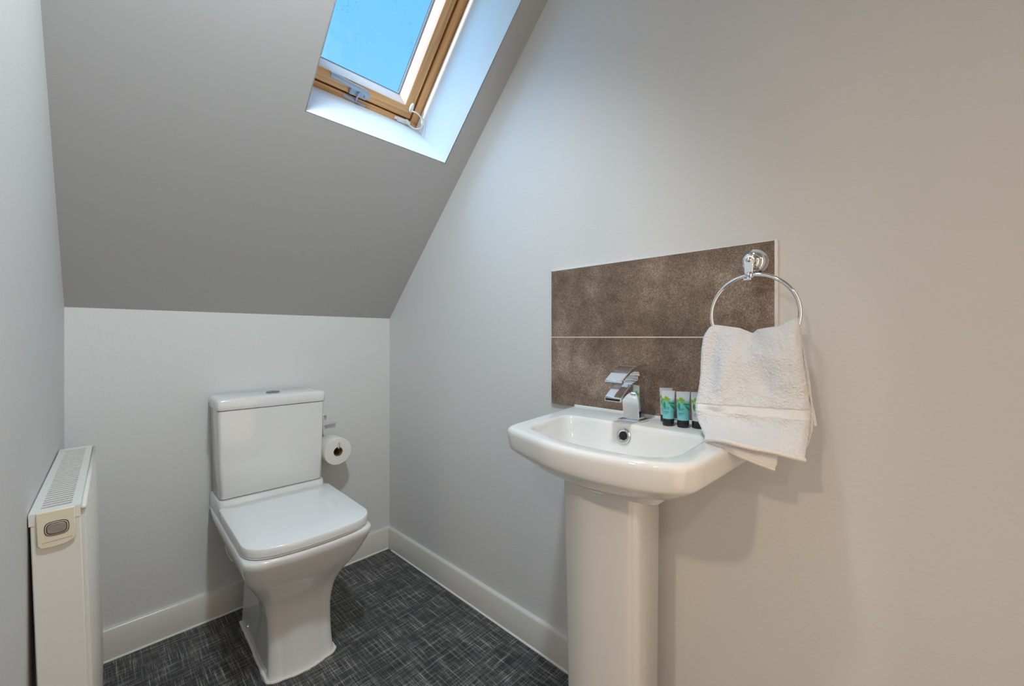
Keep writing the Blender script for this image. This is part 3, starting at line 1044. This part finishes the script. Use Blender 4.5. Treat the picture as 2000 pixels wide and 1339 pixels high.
ZB = BZT + .0006
make_tube('toiletry_tube', (.967, .4165, ZB), radians(30), TEAL, TEALINK, 'teal toiletry tube with black cap, nearest the tap in the front row')
make_tube('toiletry_tube', (.972, .3835, ZB), radians(28), TEAL, TEALINK, 'teal toiletry tube with black cap, middle of the front row between its neighbours')
make_tube('toiletry_tube', (.985, .3545, ZB), radians(30), PALE, GREYINK, 'pale grey toiletry tube with black cap, half hidden by the hanging towel')
make_tube('toiletry_tube', (1.008, .4400, ZB), radians(30), PALE, TEALINK, 'pale toiletry tube peeking out behind the tube nearest the tap', h=.083)

# ------------------------------------------------------------ toilet
TA = -radians(1.9)
toilet = tag(empty('toilet', (.497, 1.852, 0), TA), 'white close-coupled toilet with closed squared lid against the low back wall', 'toilet')
# local axes: x to the right, -y to the front. Write depth d = -y


def tring(z, wf, wr, yf, yb, yc, bow=.012, r=.05, shx=0.0):
    """one horizontal section: wf/wr half width front/rear, yf/yb front/back depth, yc where front bulge begins"""
    side = []
    n = 22
    d0 = yf - r
    for i in range(n + 1):
        d = lerp(yb, d0, i / n)
        w = wr + (wf - wr) * sstep((d - yc + .012) / .024)
        side.append((w, d))
    for i in range(1, 8):
        t = i / 8 * pi / 2
        side.append((wf - r + r * cos(t) , d0 + (r - bow) * sin(t)))
    fr = []
    m = 10
    for i in range(m + 1):
        x = lerp(wf - r, 0, i / m)
        fr.append((x, yf - bow * (x / (wf - r)) ** 2))
    half = side + fr
    sh = .003 * sstep((z - .2) / .2)
    ring = [(x * (1 + .008 * sstep((z - .3) / .1)) + sh, -d, z) for x, d in half] + [(-x * (1 + .008 * sstep((z - .3) / .1)) + sh, -d, z) for x, d in reversed(half[:-1])]
    return ring


bm = bmesh.new()
# (z, wf, wr, yf, yb, yc, r)
PAN = [(.000, .098, .096, .490, .100, .30, .035), (.006, .097, .095, .488, .100, .30, .035), (.050, .094, .092, .480, .100, .30, .034), (.110, .093, .089, .474, .100, .33, .034),
       (.160, .094, .087, .474, .100, .355, .036), (.200, .100, .086, .480, .100, .345, .040), (.235, .110, .086, .492, .098, .320, .046), (.270, .128, .088, .512, .095, .300, .052),
       (.300, .144, .092, .534, .09, .275, .056), (.330, .160, .100, .556, .07, .230, .060), (.360, .171, .125, .574, .03, .17, .062), (.385, .178, .160, .588, .012, .10, .062),
       (.402, .182, .176, .596, .006, .06, .060), (.414, .1825, .180, .598, .006, .05, .058), (.421, .180, .179, .596, .008, .05, .056), (.424, .174, .174, .590, .012, .05, .05)]
# resample for smoothness
cols = list(zip(*PAN))
fine = []
for i in range(len(PAN) - 1):
    for k in range(3):
        t = k / 3
        g = lambda j: PAN[max(0, min(len(PAN) - 1, j))]
        p0, p1, p2, p3 = g(i - 1), g(i), g(i + 1), g(i + 2)
        fine.append(tuple(.5 * ((2 * b) + (c - a) * t + (2 * a - 5 * b + 4 * c - d) * t * t + (3 * b - a - 3 * c + d) * t ** 3) for a, b, c, d in zip(p0, p1, p2, p3)))
fine.append(PAN[-1])
loft(bm, [tring(z, wf, wr, yf, yb, yc, r=r) for z, wf, wr, yf, yb, yc, r in fine])
pan = link('pan', bm, CERAMIC, toilet, angle=60)
# platform that carries the cistern
bm = bmesh.new()
pr = []
for z, w, d in ((.340, .150, .10), (.38, .168, .14), (.41, .176, .160), (.44, .1765, .166), (.468, .1760, .163), (.474, .174, .160)):
    pr.append([(w, -.004, z), (w, -(d - .02), z), (w - .006, -(d - .004), z), (w - .02, -d, z), (-w + .02, -d, z), (-w + .006, -(d - .004), z), (-w, -(d - .02), z), (-w, -.004, z)])
loft(bm, pr)
link('cistern_platform', bm, CERAMIC, toilet, angle=50)
# cistern
bm = bmesh.new()


def crect(z, w, d, r=.010):
    out = []
    for cx, cy, a0 in ((w - r, -.002 - r, 90), (w - r, -(d - r), 0), (-w + r, -(d - r), -90), (-w + r, -.002 - r, -180)):
        seq = range(6)
        for k in seq:
            a = radians(a0 - k * 18)
            out.append((cx + r * cos(a), cy + r * sin(a), z))
    return out


loft(bm, [crect(.4765, .166, .146, .014), crect(.480, .169, .149, .014), crect(.60, .171, .1515), crect(.70, .1735, .153), crect(.784, .1755, .155)])
link('cistern', bm, CERAMIC, toilet, angle=50)
bm = bmesh.new()
loft(bm, [crect(.785, .172, .152), crect(.7865, .1785, .1585, .012), crect(.790, .180, .160, .012), crect(.816, .180, .160, .012), crect(.823, .177, .157, .014), crect(.826, .170, .150, .014), crect(.8265, .15, .13, .014)])
link('cistern_lid', bm, CERAMIC, toilet, angle=50)
# dual flush button
bm = bmesh.new()
lathe(bm, [(0, 0), (.0235, 0), (.0235, .003), (.021, .0045), (.019, .0035), (0, .0035)], (.012, -.075, .8262), (0, 0, 1), 36)
fb = link('flush_button', bm, mat('satin_chrome', (.32, .32, .33), .3, 1.0), toilet)
bxo('button_split', (.0113, .0127, -.093, -.057, .8295, .8302), DARKM, fb)
# seat and lid


def seat_ring(z, w, y0, y1, r, bow=.022, taper=.0):
    w += .004
    out = []
    n = 9
    half = [(w * .96 , y0), (w, y0 + .012)]
    for i in range(1, 7): half.append((w - taper * (i / 7), lerp(y0 + .012, y1 - bow - r, i / 7)))
    w2 = w - taper
    P = [(w2, y1 - bow - r), (w2 - .002, y1 - bow - r * .35), (w2 - r * .45, y1 - bow * .72 - .002), (w2 - r * 1.15, y1 - bow * .42)]
    for i in range(10):
        t = i / 9
        a, b, c, d = P
        x = (1 - t) ** 3 * a[0] + 3 * t * (1 - t) ** 2 * b[0] + 3 * t * t * (1 - t) * c[0] + t ** 3 * d[0]
        y = (1 - t) ** 3 * a[1] + 3 * t * (1 - t) ** 2 * b[1] + 3 * t * t * (1 - t) * c[1] + t ** 3 * d[1]
        half.append((x, y))
    xs = half[-1][0]; ys = half[-1][1]
    for i in range(1, 7):
        x = lerp(xs, 0, i / 6); half.append((x, y1 - (y1 - ys) * (x / xs) ** 2))
    return [(x + .0045, -d, z) for x, d in half] + [(-x + .0045, -d, z) for x, d in reversed(half[:-1])]


bm = bmesh.new()
loft(bm, [seat_ring(.4255, .170, .172, .588, .062), seat_ring(.427, .175, .168, .594, .065), seat_ring(.4305, .176, .167, .596, .065), seat_ring(.432, .172, .17, .591, .065)])
link('toilet_seat', bm, SEATM, toilet, angle=50)
bm = bmesh.new()
loft(bm, [seat_ring(.4328, .172, .170, .590, .065), seat_ring(.434, .1765, .166, .597, .067), seat_ring(.445, .1775, .165, .598, .067), seat_ring(.455, .1772, .165, .5975, .067), seat_ring(.4572, .1764, .166, .5965, .067), seat_ring(.4582, .1745, .167, .594, .066),
          seat_ring(.4584, .10, .23, .50, .05)])
link('toilet_lid', bm, SEATM, toilet, angle=50)
# casting seam lip under the rim and on the recessed side
bm = bmesh.new()
sweep(bm, catmull([(-.159, -.20, .352), (-.163, -.215, .342), (-.161, -.25, .325), (-.153, -.275, .312), (-.150, -.262, .318)], 5), .0016, 6)
link('rim_lip', bm, CERAMIC, pan)
# floor bolt with chrome cap
bm = bmesh.new()
lathe(bm, [(0, 0), (.007, 0), (.0075, .002), (.006, .006), (0, .007)], (-.0915, -.185, .028), (-1, 0, .1), 18)
link('floor_bolt', bm, CHROME, toilet)
bm = bmesh.new()
lathe(bm, [(0, 0), (.010, 0), (.010, .0016), (0, .0016)], (-.0915, -.187, .0265), (-1, 0, .1), 18)
link('bolt_hole', bm, DARKM, toilet)
# bead of sealant round the foot
bm = bmesh.new()
fr = [Vector(p) for p in tring(0, .1005, .0985, .493, .097, .30, r=.036)]
fr = fr[0:len(fr)]
pts = []
for i, p in enumerate(fr):
    q = Vector((p.x, p.y, .002)); q.x += .0016 * noise.noise((i * .6, 1, 2)); q.y += .0016 * noise.noise((i * .6, 5, 2)); pts.append(q)
sweep(bm, pts, .0050, 8, radii=[.0050 + .0016 * noise.noise((i * .5, 7, 7)) for i in range(len(pts))])
link('sealant', bm, SEAL, toilet)

# ------------------------------------------------------------ toilet roll holder and roll
hold = tag(empty('toilet_roll_holder', (.70, YB, .66)), 'chrome toilet roll holder on the back wall beside the cistern', 'holder')
HI = Matrix.Translation(-hold.location)
hx, hz = .7455, .5560
bm = bmesh.new()
vs = box(bm, .722, .735, YB - .004, YB - .0005, .600, .700)
for v in vs: v.co = HI @ v.co
link('wall_plate', bm, CHROME, hold, bevel=.001)
bm = bmesh.new(); lathe(bm, [(0, 0), (.0055, 0), (.006, .004), (.0045, .012), (0, .013)], HI @ Vector((.738, YB - .002, .694)), (0, -1, 0), 18)
link('screw_cap', bm, CHROME, hold)
bm = bmesh.new()
sweep(bm, [HI @ Vector(p) for p in ((.722, YB - .012, .657), (.781, YB - .012, .657))], .0060, 14)
link('cross_bar', bm, CHROME, hold)
bm = bmesh.new()
sweep(bm, [HI @ p for p in catmull([(.7285, YB - .010, .69), (.7285, YB - .012, .64), (.7300, YB - .014, .60), (.736, YB - .017, .582), (hx - .006, YB - .024, hz + .0155), (hx, YB - .05, hz + .0145), (hx, YB - .10, hz + .0145), (hx, YB - .125, hz + .0150), (hx, YB - .130, hz + .022), (hx, YB - .131, hz + .040)], 6)], .0040, 12)
link('roll_arm', bm, CHROME, hold)
roll = tag(empty('toilet_roll', (hx, YB - .0255, hz - .059)), 'white toilet roll hanging on the chrome holder beside the cistern', 'toilet roll')
LI = Matrix.Translation(-roll.location)
bm = bmesh.new()
n = 64; prof = [(.0195, 0), (.055, 0), (.0575, .003), (.0580, .05), (.0575, .094), (.055, .097), (.0195, .097)]
rings = []
for r, h in prof:
    rings.append([bm.verts.new(LI @ Vector((hx + (r + (.0012 * sin(2 * a * 2 * pi / n + 1) if r > .03 else 0)) * cos(a * 2 * pi / n), YB - .0255 - h, hz + (r + (.0012 * sin(2 * a * 2 * pi / n + 1) if r > .03 else 0)) * sin(a * 2 * pi / n)))) for a in range(n)])
rings.append(rings[0])
for a, b in zip(rings, rings[1:]):
    for k in range(n): bm.faces.new((a[k], a[(k + 1) % n], b[(k + 1) % n], b[k]))
link('paper', bm, PAPER, roll, angle=50)
bm = bmesh.new()
rings = []
for r, h in ((.0180, .0005), (.0193, .0005), (.0193, .0965), (.0180, .0965)):
    rings.append([bm.verts.new(LI @ Vector((hx + r * cos(a * 2 * pi / 40), YB - .0255 - h, hz + r * sin(a * 2 * pi / 40)))) for a in range(40)])
rings.append(rings[0])
for a, b in zip(rings, rings[1:]):
    for k in range(40): bm.faces.new((a[k], a[(k + 1) % 40], b[(k + 1) % 40], b[k]))
link('core', bm, CARD, roll, angle=50)

# ------------------------------------------------------------ radiator
# local: x out of the wall, y along the wall (0 = near end), z up
RADY0, RADL, RH = 1.085, .575, .735
rad = tag(empty('radiator', (-.056, RADY0, 0)), 'white panel radiator with slotted top grille on the left wall', 'radiator')
rad.rotation_euler = (0, radians(-1.6), radians(-2.1))
T = .062
zl = .13
RADW2 = RADW


def rbox(name, d, m=RADW2, parent=rad, bevel=.0015):
    return bxo(name, d, m, parent, bevel=bevel)


ox = .0105      # shift so the leaning top lands against the wall
rbox('back_panel', (ox + .0, ox + .008, .004, RADL - .004, zl, RH - .006))
# fluted front panel
bm = bmesh.new()
prof = []
nr = 17; y0, y1 = .006, RADL - .006; p = (y1 - y0) / nr
for i in range(nr):
    a = y0 + i * p
    prof += [(ox + T + .005, a), (ox + T + .005, a + p * .34), (ox + T - .001, a + p * .46), (ox + T - .001, a + p * .86)]
prof += [(ox + T + .004, y1), (ox + T - .006, y1), (ox + T - .006, y0)]
prism(bm, prof, zl + .012, RH - .007, 'z')
link('front_panel', bm, RADW, rad, bevel=.0008)
# end panels
for a, b in ((0, .004), (RADL - .004, RADL)):
    rbox('side_panel', (ox + .001, ox + T - .001, a, b, zl - .005, RH - .006))
# rolled top edge of the front panel
bm = bmesh.new()
sweep(bm, [(ox + T + .0025, y0 - .004, RH - .0065), (ox + T + .0025, y1, RH - .0065)], .0038, 10)
link('top_rail', bm, RADW, rad)
# grille
gr = empty('top_grille'); gr.parent = rad
bm = bmesh.new()
gz0, gz1 = RH - .006, RH
sx0, sx1 = ox + .011, ox + T - .013
box(bm, ox - .001, sx0, 0, RADL, gz0, gz1); box(bm, sx1, ox + T - .001, 0, RADL, gz0, gz1)
box(bm, sx0, sx1, 0, .022, gz0, gz1); box(bm, sx0, sx1, RADL - .022, RADL, gz0, gz1)
box(bm, ox - .001, ox + T - .001, -.001, .001, RH - .020, gz1)
nb = 34; pp = (RADL - .044) / nb
for i in range(nb + 1):
    a = .022 + i * pp
    box(bm, sx0, sx1, a - pp * .21, a + pp * .21, gz0 + .001, gz1 - .0005)
gm = link('grille', bm, RADW, rad, smooth=False)
C.objects.unlink(gr); bpy.data.objects.remove(gr)
bm = bmesh.new(); box(bm, ox + .009, ox + T - .008, .006, RADL - .006, RH - .05, RH - .02)
link('shaded_fin_block', bm, SLOTM, rad, smooth=False)  # solid block for the fins, shade under the slots put into its colour
# badge plate hooked over the near end
bm = bmesh.new()
bx0, bx1, bzt, bzb = ox + .008, ox + .0545, RH + .001, RH - .062
pts = [(bx0, bzt), (bx1, bzt), (bx1, bzb + .010), (bx1 - .003, bzb + .005), ((bx0 + bx1) / 2 + .01, bzb), ((bx0 + bx1) / 2 - .008, bzb - .001), (bx0 + .004, bzb + .0005), (bx0, bzb + .006)]
prism(bm, pts, -.0055, -.0005, 'y')
badge = link('badge_plate', bm, CREAM, rad, bevel=.0015)
badge['label'] = 'cream plastic end plate with grey oval emblem'
cx, cz = (bx0 + bx1) / 2 + .0005, RH - .030


def oval(a, b, y0, y1, e=.62):
    R = []
    for y, k in ((y0, 1), (y1, 1)):
        R.append([(cx + a * abs(cos(t)) ** e * (1 if cos(t) > 0 else -1), y, cz + .0 + b * abs(sin(t)) ** e * (1 if sin(t) > 0 else -1)) for t in [q * 2 * pi / 32 for q in range(32)]])
    return R


bm = bmesh.new(); loft(bm, oval(.0150, .0125, -.0052, -.0062)); link('emblem_outline', bm, BROWNL, badge)
bm = bmesh.new(); loft(bm, oval(.0138, .0112, -.0058, -.0068)); link('emblem_rim', bm, CREAM, badge)
bm = bmesh.new(); loft(bm, oval(.0128, .0102, -.0060, -.0071)); link('emblem_ring', bm, BROWNL, badge)
bm = bmesh.new(); loft(bm, oval(.0116, .0090, -.0062, -.0082)); link('emblem', bm, BADGE, badge, bevel=.001)
bm = bmesh.new(); rnd = random.Random(4)
x = bx0 + .006
while x < bx1 - .006:
    w = rnd.uniform(.0007, .0016); h = rnd.uniform(.0008, .0016)
    box(bm, x, x + w, -.0058, -.0054, bzb + .0090 + .0015 * ((x - bx0) / .04), bzb + .0090 + h + .0015 * ((x - bx0) / .04)); x += w + .0007
link('worn_lettering', bm, INK, badge, smooth=False)
# brackets to the wall
for a in (.10, RADL - .10):
    rbox('wall_bracket', (ox - .040, ox + .002, a, a + .02, .25, .60), bevel=0)

# ------------------------------------------------------------ lamps
def downlight(x, y, power, col, size=.045, z=HC, ang=150, tilt=0):
    fx = tag(empty('ceiling_downlight', (x, y, z)), 'x', 'light')
    bm = bmesh.new()
    lathe(bm, [(.034, -.001), (.042, -.001), (.043, -.004), (.040, -.006), (.034, -.004)], (0, 0, 0), (0, 0, 1), 32, hollow=True)
    link('bezel', bm, CHROME, fx)
    ld = bpy.data.lights.new('lamp', 'SPOT'); ld.energy = power; ld.color = col
    ld.shadow_soft_size = size; ld.spot_size = radians(ang); ld.spot_blend = .9
    lo = bpy.data.objects.new('lamp', ld); C.objects.link(lo); lo.parent = fx; lo.location = (0, 0, -.02 - size); lo.rotation_euler = (radians(tilt), 0, 0)
    return fx


WARM = (1.0, .83, .66)
d = downlight(-1.45, .26, LAMP, WARM, ang=165); d['label'] = 'recessed ceiling downlight on the landing, nearest the doorway'
d = downlight(-1.45, -.75, LAMP * .6, WARM, ang=165); d['label'] = 'recessed ceiling downlight on the landing, far end from the toilet'
d = downlight(.30, .42, ROOMLAMP, (.82, .94, 1.0), size=.06, ang=118, tilt=30); d['label'] = 'recessed ceiling downlight in the flat ceiling of the small toilet room'

# fill light added behind the camera: a tall glowing panel in a frame
fill_panel = struct(empty('fill_panel_1', (.40, YF, 0)))
dx0, dx1 = -.34, .34
bm = bmesh.new()
for d in ((dx0 - .05, dx0, 0, .02, 0, 2.0), (dx1, dx1 + .05, 0, .02, 0, 2.0), (dx0 - .05, dx1 + .05, 0, .02, 2.0, 2.06)): box(bm, *d)
link('fill_panel_frame', bm, GLOSS, fill_panel, bevel=.002)
bm = bmesh.new()
for d in ((dx0, dx0 + .07, .001, .012, 0, 2.0), (dx1 - .07, dx1, .001, .012, 0, 2.0), (dx0 + .07, dx1 - .07, .001, .012, 0, .10), (dx0 + .07, dx1 - .07, .001, .012, 1.75, 2.0)): box(bm, *d)
link('fill_panel_border', bm, GLOSS, fill_panel, bevel=.002)
FILLGLOW = mat('fill_panel_glow', (.8, .8, .8), .6)  # emissive surface of the added fill panel
FILLGLOW.node_tree.nodes['Principled BSDF'].inputs['Emission Color'].default_value = (*FILLCOL, 1)
FILLGLOW.node_tree.nodes['Principled BSDF'].inputs['Emission Strength'].default_value = FILLPANEL
bxo('glowing_fill_pane', (dx0 + .07, dx1 - .07, .002, .006, .10, 1.75), FILLGLOW, fill_panel)
